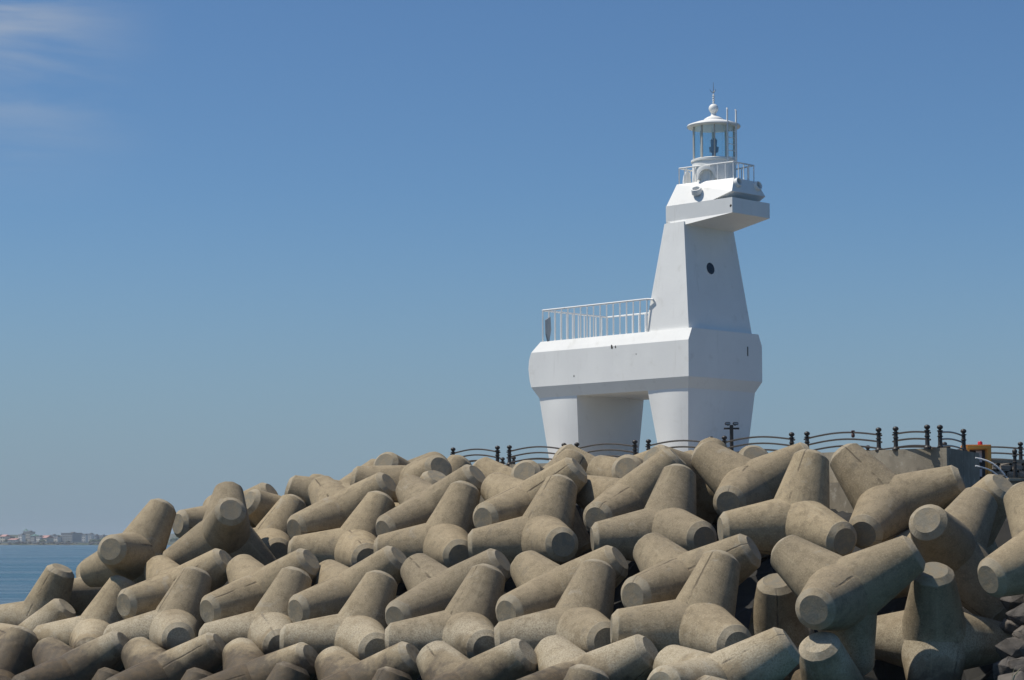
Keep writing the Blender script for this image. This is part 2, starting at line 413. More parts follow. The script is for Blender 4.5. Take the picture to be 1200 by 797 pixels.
# pavilion on the tallest cream building
pv = empty('pavilion', at(30.5, 623.3, 2346)); tag(pv, 'green pagoda-roofed pavilion on top of the cream building in the far town', 'pavilion')
bm = bmesh.new(); lathe(bm, [(3.6, 1.2), (2.2, 1.7), (.5, 3.0), (0, 3.6)], 8); bm_obj('roof', bm, TW['green'], pv)
for sx in (-1, 1):
    for sy in (-1, 1):
        bm = bmesh.new(); tube(bm, [(sx * 1.8, sy * 1.8, 0), (sx * 1.8, sy * 1.8, 1.3)], .3, 6); bm_obj('post', bm, TW['cream'], pv)
bm = bmesh.new(); add_box(bm, (at(58, HOR, 2262).x, 2263, 1.4), (150, 1.2, 2.2)); tag(bm_obj('quay_wall', bm, TW['cream']), 'pale quay wall along the waterline of the far town', 'wall')

# ------------------------------------------------------------------ rubble core under the tetrapods, pier deck, seawall
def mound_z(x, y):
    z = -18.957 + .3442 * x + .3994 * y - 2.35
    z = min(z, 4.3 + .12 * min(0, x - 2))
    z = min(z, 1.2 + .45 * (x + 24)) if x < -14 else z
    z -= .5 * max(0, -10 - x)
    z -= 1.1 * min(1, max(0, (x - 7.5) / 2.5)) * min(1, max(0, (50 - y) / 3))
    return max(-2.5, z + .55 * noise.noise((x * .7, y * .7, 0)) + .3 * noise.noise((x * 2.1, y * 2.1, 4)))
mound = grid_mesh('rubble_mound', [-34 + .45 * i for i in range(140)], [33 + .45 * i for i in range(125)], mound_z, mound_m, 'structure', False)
WALLTOP = 5.79
def wd(u): return 68.6 - .0243 * (u - 531)
line = [at(u, 530, wd(u) + .25) for u in (440, 531, 597, 676, 760, 849, 946, 1050, 1100)]
corner2 = at(1137, 530, 58.5); corner3 = at(1150, 530, 66)
line += [corner2]
def strip(bm, pts, zlo, zhi, off0, off1):
    """closed wall following pts in plan between two sideways offsets"""
    n = len(pts); nor = []
    for i in range(n):
        a = pts[max(0, i - 1)]; b = pts[min(n - 1, i + 1)]
        d = Vector((b.x - a.x, b.y - a.y)).normalized(); nor.append(Vector((-d.y, d.x)))
    rows = []
    for p, q in zip(pts, nor):
        rows.append([bm.verts.new((p.x + q.x * o, p.y + q.y * o, z)) for o, z in ((off0, zlo), (off0, zhi), (off1, zhi), (off1, zlo))])
    for r0, r1 in zip(rows, rows[1:]):
        for k in range(4):
            bm.faces.new((r0[k], r1[k], r1[(k + 1) % 4], r0[(k + 1) % 4]))
    bm.faces.new(rows[0]); bm.faces.new(rows[-1][::-1])
    bmesh.ops.recalc_face_normals(bm, faces=bm.faces[:])
sw = empty('seawall', line[4]); sw.location.z = 0
tag(sw, 'stained concrete seawall with a corner carrying the dark fence posts', 'seawall')
def rel(pts, o): return [p - Vector(o.location) for p in pts]
bm = bmesh.new(); strip(bm, rel(line, sw), 1.0, WALLTOP, -.25, .45); bm_obj('parapet', bm, M['wall'], sw)
bm = bmesh.new(); strip(bm, rel(line[:-1], sw), 1.0, 4.95, -.85, -.255); bm_obj('footing', bm, M['wall'], sw)
bm = bmesh.new()
vs = [bm.verts.new((p.x, p.y, WALLTOP - .12)) for p in [line[0]] + line[1:] + [corner3, Vector((30, 110, 0)), Vector((-3, 110, 0))]]
bm.faces.new(vs); bmesh.ops.triangulate(bm, faces=bm.faces[:])
for f in bm.faces:
    if f.normal.z < 0: f.normal_flip()
tag(bm_obj('pier_deck', bm, M['pave']), kind='structure')

# ------------------------------------------------------------------ tetrapods
H = 2.9
def make_tetra(seed):
    rg = random.Random(seed); bm = bmesh.new(); uvl = bm.loops.layers.uv.new('uv')
    S = 44
    prof = [(.0, .252), (.08, .245), (.167, .2345), (.28, .2125), (.40, .189), (.50, .1695), (.575, .1545), (.602, .1495), (.6425, .1045), (.6425, .05)]
    for li, d in enumerate(((1, 1, 1), (1, -1, -1), (-1, 1, -1), (-1, -1, 1))):
        q = Vector(d).normalized().to_track_quat('Z', 'Y').to_matrix()
        spin = rg.uniform(0, 6.28); rings = []
        for ri, (t, r) in enumerate(prof):
            ring = []
            for k in range(S):
                a = 2 * math.pi * k / S + spin
                jr = 1 + .010 * noise.noise((math.cos(a) * 1.5, math.sin(a) * 1.5, t * 5 + li * 7 + seed * 13))
                dt = 0.0
                if t > .59: jr += (.012 if r > .06 else 0) * noise.noise((math.cos(a) * 4, math.sin(a) * 4, li * 9 + seed * 5 + ri * .3)); dt = (.006 if r > .12 else 0) * noise.noise((math.cos(a) * 3, math.sin(a) * 3, li * 5 + seed * 3))
                ring.append(bm.verts.new(q @ Vector((math.cos(a) * r * jr, math.sin(a) * r * jr, t + dt)) * H))
            rings.append(ring)
        for i in range(len(rings) - 1):
            for k in range(S):
                f = bm.faces.new((rings[i][k], rings[i][(k + 1) % S], rings[i + 1][(k + 1) % S], rings[i + 1][k]))
                for lp, (uu, vv) in zip(f.loops, ((k, i), (k + 1, i), (k + 1, i + 1), (k, i + 1))):
                    lp[uvl].uv = (uu / S if i < len(rings) - 2 else .1, (prof[vv][0] if i < len(rings) - 2 else .66) + li)
        c = bm.verts.new(q @ Vector((0, 0, .6425)) * H)
        for k in range(S):
            f = bm.faces.new((rings[-1][k], rings[-1][(k + 1) % S], c))
            for lp in f.loops: lp[uvl].uv = (.1, .66 + li)
    me = bpy.data.meshes.new('tetrapod'); bm.to_mesh(me); bm.free()
    for p in me.polygons: p.use_smooth = True
    me.set_sharp_from_angle(angle=R(28)); me.materials.append(M['tet'])
    return me
tet_meshes = [make_tetra(s) for s in range(5)]
ORD = ['first', 'second', 'third', 'fourth', 'fifth', 'sixth', 'seventh', 'eighth', 'ninth']
ROWTXT = {'A1': 'tetrapod with one leg upright, %s from the left in the front upright row',
          'A2': 'tetrapod with one leg upright, %s from the left in the upper upright row',
          'A0': 'concrete tetrapod tip rising at the lower picture edge, %s from the left',
          'B1': 'leaning concrete tetrapod, %s from the left in the lowest leaning row',
          'B2': 'leaning concrete tetrapod, %s from the left in the middle leaning row',
          'B3': 'leaning concrete tetrapod, %s from the left in the top leaning row'}
SOLO = {'S0': 'leftmost skyline tetrapod, a round leg end facing left before the sea',
        'S1': 'skyline tetrapod with a lit round leg end facing straight at the viewer, second from left',
        'S2': 'tetrapod behind the viewer-facing skyline one, a leg poking out on either side of it',
        'S2b': 'tetrapod with a tilted leg tip on the skyline, right of the viewer-facing one',
        'S3': 'tetrapod whose leg ends pointing left on the skyline beside a rounded dome leg',
        'S4': 'tetrapod with a leg lying flat and pointing left under the round skyline end',
        'S5': 'tetrapod with a round leg end topping the skyline left of the fence',
        'S6': 'farthest tetrapod on the left skyline, a pale leg rising left of the fence',
        'S7': 'tetrapod with a small shaded round end below the pale skyline legs',
        'S8': 'tetrapod with a pale leg reaching up to the leftmost fence post',
        'G0': 'tetrapod lying behind the fence foot, its leg pointing left between two skyline humps',
        'G1': 'tetrapod with a round end below the second fence panel from the left',
        'G2': 'tetrapod whose leg tip rises against the hind leg of the white lighthouse',
        'G3': 'tetrapod with a round end facing the viewer below the lighthouse leg opening',
        'G4': 'tetrapod with a bright leg tip pointing left below the lighthouse front leg',
        'G5': 'tetrapod with only a shaded hump showing below the lamp post',
        'C1': 'tetrapod with a bright round top end in the right-hand heap',
        'C2': 'mostly shaded tetrapod at the bottom right below the bright round top',
        'C3': 'tetrapod with a leg raised to the right below the orange stand',
        'C4': 'tetrapod cut by the right picture edge, one leg pointing left',
        'C5': 'shaded tetrapod deep in the heap with only its flat tip sunlit',
        'C6': 'shaded tetrapod at the lower edge with a crescent of sun on its tip',
        'L1': 'tetrapod at far left with one flat-topped leg standing before the sea',
        'L5': 'tetrapod whose rounded tip fills the lower left picture corner'}
TET = [
    ('A1_1', (-11.575, 59.912, 0.653), (0.0041, 0.5007, 0.4200, 0.7569)),
    ('A1_2', (-9.032, 57.469, 0.936), (-0.0021, 0.4433, 0.4912, 0.7498)),
    ('A1_3', (-6.189, 55.435, 0.953), (0.0275, -0.4579, -0.4719, -0.7529)),
    ('A1_4', (-3.846, 53.145, 0.928), (0.0786, -0.4509, -0.5114, -0.7273)),
    ('A1_5', (-1.126, 50.943, 1.093), (0.0533, -0.4524, -0.4959, -0.7393)),
    ('A1_6', (1.473, 48.640, 1.248), (0.0483, -0.4374, -0.5253, -0.7283)),
    ('A1_7', (4.000, 46.390, 1.458), (-0.1096, 0.4516, 0.5037, 0.7283)),
    ('B2_0', (-13.922, 61.452, 0.192), (0.2301, 0.7127, -0.6402, 0.1707)),
    ('B2_a', (-12.529, 65.916, 1.682), (-0.3199, -0.7036, 0.6343, -0.0187)),
    ('B2_1', (-9.241, 59.335, 1.857), (0.2566, 0.6915, -0.6738, 0.0449)),
    ('B2_2', (-6.664, 57.288, 1.856), (0.2279, 0.6842, -0.6920, 0.0330)),
    ('B2_3', (-4.195, 55.836, 1.846), (-0.2429, -0.6644, 0.7031, -0.0718)),
    ('B2_4', (-1.622, 53.181, 1.873), (0.2140, 0.7075, -0.6728, 0.0313)),
    ('B2_5', (1.104, 50.717, 1.977), (0.2402, 0.6964, -0.6756, 0.0308)),
    ('B2_6', (3.898, 48.500, 2.338), (0.2651, 0.6990, -0.6641, 0.0008)),
    ('B2_7', (6.988, 45.515, 2.257), (0.2328, 0.7878, -0.5692, 0.0335)),
    ('A2_2', (-7.244, 63.919, 3.108), (-0.0381, 0.4815, 0.5128, 0.7097)),
    ('A2_3', (-4.370, 59.868, 3.073), (-0.0539, 0.4807, 0.4867, 0.7274)),
    ('A2_4', (-1.813, 57.346, 3.226), (-0.0443, 0.4520, 0.4700, 0.7569)),
    ('A2_5', (0.748, 54.846, 3.371), (0.0353, -0.4482, -0.5108, -0.7327)),
    ('A2_6', (3.837, 53.401, 3.563), (-0.1013, 0.3992, 0.5308, 0.7407)),
    ('A2_7', (6.735, 50.545, 3.755), (0.1493, -0.3928, -0.4870, -0.7657)),
    ('B3_1', (-4.897, 61.923, 4.058), (-0.2128, -0.6932, 0.6885, -0.0093)),
    ('B3_2', (-2.181, 59.412, 4.084), (-0.1906, -0.6667, 0.7192, -0.0438)),
    ('B3_3', (0.400, 56.846, 4.183), (0.2400, 0.7039, -0.6637, 0.0800)),
    ('B3_4', (3.067, 55.977, 4.251), (0.2058, 0.7304, -0.6330, 0.1535)),
    ('B3_5', (6.129, 55.073, 4.686), (0.2104, 0.8105, -0.5461, 0.0236)),
    ('B3_6', (9.010, 51.145, 4.181), (0.1501, 0.8157, -0.5509, -0.0932)),
    ('B1_1', (-11.662, 57.021, -0.306), (0.2576, 0.7264, -0.6336, 0.0670)),
    ('B1_2', (-8.854, 54.764, -0.231), (0.2572, 0.7314, -0.6290, 0.0571)),
    ('B1_3', (-6.265, 52.606, -0.259), (0.2674, 0.6669, -0.6954, -0.0117)),
    ('B1_4', (-3.612, 50.169, -0.255), (0.2494, 0.6756, -0.6928, 0.0375)),
    ('B1_5', (-1.007, 47.422, -0.057), (-0.2131, -0.6909, 0.6903, -0.0279)),
    ('B1_6', (1.477, 45.926, 0.178), (-0.2880, -0.6647, 0.6893, -0.0144)),
    ('B1_7', (4.069, 43.325, 0.346), (0.3542, 0.6702, -0.6449, 0.0975)),
    ('A0_0', (-14.061, 58.841, -0.696), (0.0583, -0.4508, -0.4952, -0.7404)),
    ('A0_1', (-10.951, 55.843, -1.707), (0.0744, -0.4555, -0.4056, -0.7889)),
    ('A0_2', (-8.288, 53.376, -1.560), (0.0714, -0.4575, -0.4250, -0.7778)),
    ('A0_3', (-5.810, 50.944, -1.277), (0.0779, -0.4655, -0.3933, -0.7890)),
    ('A0_4', (-3.203, 48.564, -1.267), (-0.0741, 0.4535, 0.4070, 0.7895)),
    ('A0_6', (1.132, 44.220, -0.979), (0.0694, -0.4257, -0.4268, -0.7949)),
    ('A0_7', (3.589, 41.671, -1.063), (-0.0901, 0.4091, 0.3788, 0.8252)),
    ('S0', (-10.827, 61.651, 2.906), (0.2326, 0.7208, -0.4877, 0.4342)),
    ('S1', (-8.212, 61.298, 3.547), (0.1638, 0.7373, -0.2645, 0.5997)),
    ('S2', (-8.820, 66.485, 3.866), (-0.8544, -0.4837, -0.1064, 0.1572)),
    ('S2b', (-6.771, 65.829, 3.897), (-0.0044, 0.0674, 0.0867, -0.9939)),
    ('S3', (-5.068, 65.100, 4.459), (0.2533, -0.2324, 0.1835, 0.9209)),
    ('S4', (-2.914, 63.100, 4.879), (-0.1349, 0.3566, -0.3115, -0.8704)),
    ('S5', (-3.147, 66.127, 4.962), (-0.3551, -0.3330, 0.1376, 0.8626)),
    ('S6', (-3.844, 68.522, 4.965), (0.8592, 0.4671, 0.1528, -0.1425)),
    ('S7', (-2.760, 61.813, 3.717), (-0.7271, -0.6550, 0.1082, -0.1748)),
    ('S8', (-2.459, 64.744, 4.400), (0.6712, 0.4900, 0.2998, 0.4685)),
    ('G1', (0.874, 59.653, 4.499), (-0.5154, -0.5989, 0.2963, 0.5366)),
    ('G0', (0.270, 62.717, 4.582), (-0.3799, 0.0574, -0.3613, -0.8496)),
    ('G2', (2.727, 61.170, 4.774), (0.4748, -0.0012, 0.1193, 0.8720)),
    ('G3', (3.572, 58.841, 4.821), (0.4218, 0.4758, -0.1185, -0.7627)),
    ('G4', (5.069, 57.327, 4.826), (-0.0437, -0.2147, 0.1183, 0.9685)),
    ('G5', (6.328, 58.443, 4.682), (-0.6509, -0.6043, 0.1959, 0.4156)),
    ('C1', (9.884, 48.497, 3.104), (0.4799, 0.5945, -0.3602, -0.5352)),
    ('C2', (9.170, 46.764, 1.247), (0.6860, 0.6207, -0.3278, 0.1916)),
    ('C3', (10.586, 50.778, 3.458), (0.8005, 0.5483, -0.0785, -0.2288)),
    ('C4', (11.563, 45.869, 3.126), (0.2027, 0.0787, -0.6891, 0.6913)),
    ('C5', (5.979, 48.185, 0.931), (-0.7422, -0.4331, 0.3605, 0.3627)),
    ('C6', (6.837, 45.094, -0.058), (0.3977, 0.1749, -0.2627, -0.8615)),
    ('L1', (-14.005, 63.748, 0.931), (-0.2488, 0.4148, 0.2447, 0.8403)),
    ('L5', (-13.988, 56.616, -1.832), (-0.8477, -0.5249, 0.0750, -0.0132)),
]
cnt = {}
for i, (key, loc, qt) in enumerate(TET):
    o = bpy.data.objects.new('tetrapod', tet_meshes[(i * 3 + 1) % 5]); COL.objects.link(o)
    o.rotation_mode = 'QUATERNION'; o.location = loc; o.rotation_quaternion = qt
    row = key[:2]
    if key in SOLO: lab = SOLO[key]
    else:
        lab = ROWTXT[row] % ORD[cnt.get(row, 0)]; cnt[row] = cnt.get(row, 0) + 1
    tag(o, lab, 'tetrapod', 'concrete tetrapods of the breakwater')

# ------------------------------------------------------------------ lighthouse shaped like a horse
LO = Vector((5.4648, 65.8119, 0.0)); LA = R(46.009)
lh = empty('lighthouse', (LO.x, LO.y, 5.5), math.pi / 2 - LA)      # local x = across the chest, local y = towards the tail
tag(lh, 'white lighthouse shaped like a standing horse with a lantern on its head', 'lighthouse')
Z0 = 5.5
def V(a, b, z): return (a, b, z - Z0)
CA = 1.785
# piers (hind and front legs), outer faces bowed
def pier(name, top, bot, zt, zb):
    bm = bmesh.new(); rings = []
    for (a0, a1, b0, b1), z, bow in ((top, zt, .0), (tuple(x + (y - x) * .33 for x, y in zip(top, bot)), zt + (zb - zt) * .33, .10), (bot, zb, .12)):
        ring = []; n = 8
        for k in range(n + 1):
            t = k / n; ring.append(V(a0 - bow * math.sin(math.pi * t), b0 + (b1 - b0) * t, z))
        for k in range(n + 1):
            t = k / n; ring.append(V(a1 + bow * math.sin(math.pi * t), b1 + (b0 - b1) * t, z))
        rings.append([bm.verts.new(p) for p in ring])
    m = len(rings[0])
    for ra_, rb2 in zip(rings, rings[1:]):
        for k in range(m): bm.faces.new((ra_[k], ra_[(k + 1) % m], rb2[(k + 1) % m], rb2[k]))
    bm.faces.new(rings[0]); bm.faces.new(rings[-1][::-1])
    bmesh.ops.recalc_face_normals(bm, faces=bm.faces[:])
    return bm_obj(name, bm, M['white'], lh, 25)
pier('front_legs', (.17, 3.40, .17, 1.87), (.42, 3.15, .42, 1.47), 8.13, Z0)
pier('hind_legs', (.17, 3.40, 5.0, 6.74), (.42, 3.15, 5.12, 6.40), 8.13, Z0)
bm = bmesh.new()
tail = []
for z, b in ((8.49, 6.95), (8.75, 7.03), (9.1, 7.08), (9.4, 7.05), (9.64, 6.95)): tail += [V(.0, b, z), V(3.57, b, z)]
hull(bm, [V(a, .0, z) for a in (0, 3.57) for z in (8.48, 9.62)] + tail + [V(.17, .0, 10.0), V(3.40, .0, 10.0), V(.17, 6.67, 10.0), V(3.40, 6.67, 10.0)] +
     [V(.17, .17, 8.13), V(3.40, .17, 8.13), V(.17, 6.74, 8.13), V(3.40, 6.74, 8.13)])
body = bm_obj('body', bm, M['white'], lh)
bm = bmesh.new()
hull(bm, [V(a, b, 9.99) for a in (.25, 3.32) for b in (.2, 2.05)] + [V(a, b, 13.45) for a in (.58, 2.98) for b in (.66, 1.48)])
neck = bm_obj('neck', bm, M['white'], lh)
bm = bmesh.new()      # muzzle: wide at the neck, narrower at the nose, a narrow bevel along its lower back edge
mv = {}
for s in (-1, 1):
    for nm, p in dict(bt=(1.20, 1.42, 14.01), bm=(1.20, 1.42, 13.50), bl=(1.12, 1.44, 13.30), ft=(.915, -1.09, 14.05), fl=(.915, -1.09, 13.57), ub=(1.18, .66, 13.34)).items():
        mv[nm, s] = bm.verts.new(V(CA + s * p[0], p[1], p[2]))
for s in (-1, 1):
    for f in (('bt', 'ft', 'fl', 'bm'), ('bm', 'fl', 'ub', 'bl')): bm.faces.new([mv[k, s] for k in f])
for f in (('bt', 'ft'), ('ft', 'fl'), ('fl', 'ub'), ('ub', 'bl'), ('bl', 'bm'), ('bm', 'bt')):
    bm.faces.new((mv[f[0], -1], mv[f[1], -1], mv[f[1], 1], mv[f[0], 1]))
bmesh.ops.recalc_face_normals(bm, faces=bm.faces[:])
jaw = bm_obj('muzzle', bm, M['white'], lh)
bm = bmesh.new()
hull(bm, [V(CA + s * 1.19, 1.41, 14.0) for s in (-1, 1)] + [V(CA + s * 1.00, -.35, 14.03) for s in (-1, 1)] + [V(CA + s * .82, -1.00, 14.27) for s in (-1, 1)] +
     [V(CA + s * .86, 1.25, 14.73) for s in (-1, 1)] + [V(CA + s * .55, -.86, 14.73) for s in (-1, 1)])
headb = bm_obj('head', bm, M['white'], lh)
# round eyes and nostrils: white rings round dark hollows
def ring(name, c, nrm, r, parent):
    q = Vector(nrm).normalized().to_track_quat('Z', 'Y').to_matrix(); bm = bmesh.new(); seg = 24
    prof = [(r, -.05), (r, .10), (r * .93, .125), (r * .72, .125), (r * .66, .10), (r * .66, -.04)]; rings = []
    for rr, z in prof: rings.append([bm.verts.new(q @ Vector((rr * math.cos(6.28319 * k / seg), rr * math.sin(6.28319 * k / seg), z))) for k in range(seg)])
    for a, b in zip(rings, rings[1:]):
        for k in range(seg): bm.faces.new((a[k], a[(k + 1) % seg], b[(k + 1) % seg], b[k]))
    o = bm_obj(name, bm, M['white'], parent, 35); o.location = c
    bm = bmesh.new(); bm.faces.new([bm.verts.new(q @ Vector((r * .665 * math.cos(6.28319 * k / seg), r * .665 * math.sin(6.28319 * k / seg), .012))) for k in range(seg)])
    bm_obj('hollow', bm, M['grey'], o)
    return o
ring('eye', V(CA - .99, .30, 14.37), (-.55, -.25, .80), .17, lh)
ring('eye', V(CA + .99, .30, 14.37), (.55, -.25, .80), .17, lh)
ring('nostril', V(CA - .46, -.90, 14.56), (0, -1, .30), .15, lh)
ring('nostril', V(CA + .50, -.90, 14.56), (0, -1, .30), .15, lh)
# porthole in the front of the neck: flat dark disc paints the shaded hole
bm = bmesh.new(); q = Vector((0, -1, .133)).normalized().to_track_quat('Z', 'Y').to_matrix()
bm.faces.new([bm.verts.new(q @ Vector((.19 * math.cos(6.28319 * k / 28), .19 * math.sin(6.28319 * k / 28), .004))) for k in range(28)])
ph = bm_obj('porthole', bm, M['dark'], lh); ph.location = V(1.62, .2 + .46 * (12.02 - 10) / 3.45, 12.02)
bm = bmesh.new(); n = 28
ra = [bm.verts.new(q @ Vector((.19 * math.cos(6.28319 * k / n), .19 * math.sin(6.28319 * k / n), .006))) for k in range(n)]
rb = [bm.verts.new(q @ Vector((.21 * math.cos(6.28319 * k / n), .21 * math.sin(6.28319 * k / n), .012))) for k in range(n)]
rc = [bm.verts.new(q @ Vector((.22 * math.cos(6.28319 * k / n), .22 * math.sin(6.28319 * k / n), -.01))) for k in range(n)]
for x, y in ((ra, rb), (rb, rc)):
    for k in range(n): bm.faces.new((x[k], x[(k + 1) % n], y[(k + 1) % n], y[k]))
rim = bm_obj('porthole_rim', bm, M['white'], ph)
# weathered scars in the paint: dark crack mark on the chest, pipe stub marks
bm = bmesh.new(); add_box(bm, V(2.85, -.004, 9.42), (.035, .02, .30)); bm_obj('chest_crack', bm, M['dark'], lh)
# flaked paint along the edges
rc_ = random.Random(21)
for (a_, b_, z_, sz) in ((-.004, 3.26, 9.60, .05), (-.004, 3.10, 9.585, .04), (-.004, 4.95, 8.75, .025), (-.004, 2.2, 9.3, .02), (CA - 1.115, .72, 13.72, .045), (CA - 1.112, .66, 13.58, .03), (CA - .925, -1.03, 13.78, .04)):
    bm = bmesh.new(); ps = []
    for k in range(9):
        t = 6.28319 * k / 9; r_ = sz * rc_.uniform(.5, 1.25); ps.append(bm.verts.new((0, r_ * math.cos(t), r_ * 1.5 * math.sin(t))))
    bm.faces.new(ps); bmesh.ops.solidify(bm, geom=bm.faces[:], thickness=.012)
    o = bm_obj('paint_flake', bm, plain('bare_concrete', (.12, .10, .085), .9), lh); o.location = V(a_, b_, z_); o.rotation_euler = (0, 0, 0 if a_ < 0 else R(6.5))
# railings
def railing(name, pts, h, spacing, parent, r=.022, low=None):
    """railing > handrail, baluster: follows pts (local), each post its own piece"""
    g = bpy.data.objects.new(name, None); COL.objects.link(g); g.parent = parent
    bm = bmesh.new(); tube(bm, [(p[0], p[1], p[2] + h) for p in pts], r * 1.25, 8); bm_obj('handrail', bm, M['rail'], g)
    bm = bmesh.new(); tube(bm, [(0, 0, -.02), (0, 0, h)], r, 6); me = bpy.data.meshes.new('baluster'); bm.to_mesh(me); bm.free(); me.materials.append(M['rail'])
    for a, b in zip(pts, pts[1:]):
        a = Vector(a); b = Vector(b); n = max(1, round((b - a).length / spacing))
        for k in range(n + 1 if b == Vector(pts[-1]) else n):
            o = link('baluster', me, None, g); o.location = a.lerp(b, k / n)
    return g
zb = 10.0
r1 = railing('back_railing', [V(.22, 1.93, zb), V(.22, 6.62, zb), V(3.35, 6.62, zb), V(3.35, 1.93, zb)], 1.05, .29, lh, .026)
bm = bmesh.new(); tube(bm, [V(.22, 1.93, 11.05), V(.28, 1.72, 11.03), V(.36, 1.66, 10.86)], .035, 8); bm_obj('rail_bracket', bm, M['rail'], r1)
zg = 14.73
r2 = railing('gallery_railing', [V(CA - .80, 1.2, zg), V(CA - .50, -.80, zg), V(CA + .50, -.80, zg), V(CA + .80, 1.2, zg), V(CA - .80, 1.2, zg)], .52, .28, lh, .02)
# flat lamp panel hung on the tail railing
bm = bmesh.new(); hull(bm, [(x, y, z) for x, z in ((-.11, .28), (.10, .40), (.13, -.05), (.02, -.50), (-.09, -.18)) for y in (-.03, .03)])
fp = bm_obj('hanging_panel', bm, M['grey'], r1); fp.location = V(.17, 6.33, 10.42)
# ears
for s in (-1, 1):
    bm = bmesh.new(); pr = [(0, .47), (.05, .42), (.10, .30), (.125, .15), (.125, 0)]
    loop = [(x, z) for x, z in pr[::-1]] + [(-x, z) for x, z in pr[1:]]
    f0 = [bm.verts.new((x, -.06, z)) for x, z in loop]; f1 = [bm.verts.new((x, .06, z)) for x, z in loop]
    bm.faces.new(f0); bm.faces.new(f1[::-1])
    for k in range(len(loop)): bm.faces.new((f0[k], f0[(k + 1) % len(loop)], f1[(k + 1) % len(loop)], f1[k]))
    bmesh.ops.recalc_face_normals(bm, faces=bm.faces[:])
    e = bm_obj('ear', bm, M['white'], lh); e.location = V(CA + s * .56, 1.08, 14.72); e.rotation_euler = (0, 0, R(-30))
# lantern
LC = Vector(V(CA, .42, 0)); 
def lz(z): return z - Z0
ln = empty('lantern'); ln.parent = lh; ln.location = (LC.x, LC.y, 0)
bm = bmesh.new(); lathe(bm, [(.70, lz(14.72)), (.70, lz(15.42)), (.735, lz(15.44)), (.735, lz(15.50)), (.66, lz(15.53)), (.0, lz(15.53))], 48); bm_obj('base_drum', bm, M['white'], ln, 30)
bm = bmesh.new(); n = 10
for rr, zz in ((.735, .0),):
    pass
# arched hood over the service door
bm = bmesh.new(); ha = -math.pi / 2 - R(46) + R(46)
arch_o, arch_i = [], []
NA = 14
fro = [];
for k in range(NA + 1):
    t = math.pi * k / NA
    fro.append((math.cos(t), math.sin(t)))
def arc_pt(rad, c, s, w, hgt, z0, ang0):
    th = ang0 + c * w / .70
    return Vector((rad * math.cos(th), rad * math.sin(th), z0 + s * hgt))
A0 = R(-158)
rows = []
for rad, w, hh in ((.69, .30, .40), (.83, .30, .40), (.83, .23, .31), (.69, .23, .31)):
    rows.append([bm.verts.new(arc_pt(rad, c, s, w, hh, lz(14.80), A0)) for c, s in fro])
for a, b in zip(rows, rows[1:] + rows[:1]):
    for k in range(NA): bm.faces.new((a[k], a[k + 1], b[k + 1], b[k]))
bmesh.ops.recalc_face_normals(bm, faces=bm.faces[:])
bm_obj('door_hood', bm, M['white'], ln, 40)
NP = 10; gz0, gz1 = lz(15.53), lz(16.58)
for k in range(NP):
    a0 = 2 * math.pi * (k + .18) / NP; a1 = 2 * math.pi * (k + 1.18) / NP
    bm = bmesh.new()
    o0, o1 = [], []
    for j in range(5):
        a = a0 + (a1 - a0) * j / 4; o0.append(bm.verts.new((.655 * math.cos(a), .655 * math.sin(a), gz0))); o1.append(bm.verts.new((.655 * math.cos(a), .655 * math.sin(a), gz1)))
    for j in range(4): bm.faces.new((o0[j], o0[j + 1], o1[j + 1], o1[j]))
    bm_obj('pane', bm, M['glass'], ln, 60)
    bm = bmesh.new(); c = Vector((.675 * math.cos(a0), .675 * math.sin(a0), (gz0 + gz1) / 2)); add_box(bm, c, (.04, .045, gz1 - gz0), a0); bm_obj('mullion', bm, M['brown'], ln)
bm = bmesh.new(); lathe(bm, [(.70, lz(16.56)), (.84, lz(16.57)), (.86, lz(16.60)), (.84, lz(16.64)), (.55, lz(16.74)), (.32, lz(16.80)), (.31, lz(16.84)), (.22, lz(16.90)), (.10, lz(16.95)), (.07, lz(17.02)), (.10, lz(17.06))], 48); bm_obj('roof', bm, M['white'], ln, 35)
bm = bmesh.new(); lathe(bm, [(.0, lz(17.03))] + [(.155 * math.sin(t * math.pi / 12), lz(17.19) - .155 * math.cos(t * math.pi / 12)) for t in range(1, 12)] + [(.0, lz(17.345))], 24); bm_obj('roof_ball', bm, M['white'], ln, 60)
sp_ = [(.025, lz(17.32))]
for k in range(4):
    z = 17.36 + k * .075; sp_ += [(.022, lz(z)), (.045, lz(z + .03)), (.022, lz(z + .06))]
bm = bmesh.new(); lathe(bm, sp_ + [(.018, lz(17.70))], 10); bm_obj('insulator', bm, M['rail'], ln, 60)
bm = bmesh.new(); tube(bm, [(0, 0, lz(17.68)), (0, 0, lz(18.05))], [.018, .006], 6)
for s in range(3):
    a = s * 2.094 + .4; tube(bm, [(0, 0, lz(17.70)), (.06 * math.cos(a), .06 * math.sin(a), lz(17.73)), (.12 * math.cos(a), .12 * math.sin(a), lz(17.81))], [.014, .012, .005], 5)
bm_obj('lightning_rod', bm, M['grey'], ln)
bm = bmesh.new(); lathe(bm, [(.20, gz0), (.20, gz0 + .06), (.07, gz0 + .09), (.07, gz0 + .22), (.14, gz0 + .25), (.16, gz0 + .40), (.09, gz0 + .43), (.10, gz0 + .48), (.11, gz0 + .62), (.07, gz0 + .69), (0, gz0 + .71)], 20); bm_obj('lamp', bm, plain('lamp_lens', (.09, .15, .23), .2), ln, 40)
bm = bmesh.new(); tube(bm, [(-.12, -.03, gz1), (-.12, -.03, gz1 - .4), (-.03, -.02, gz0 + .6)], .012, 5); bm_obj('cable', bm, M['rail'], ln)
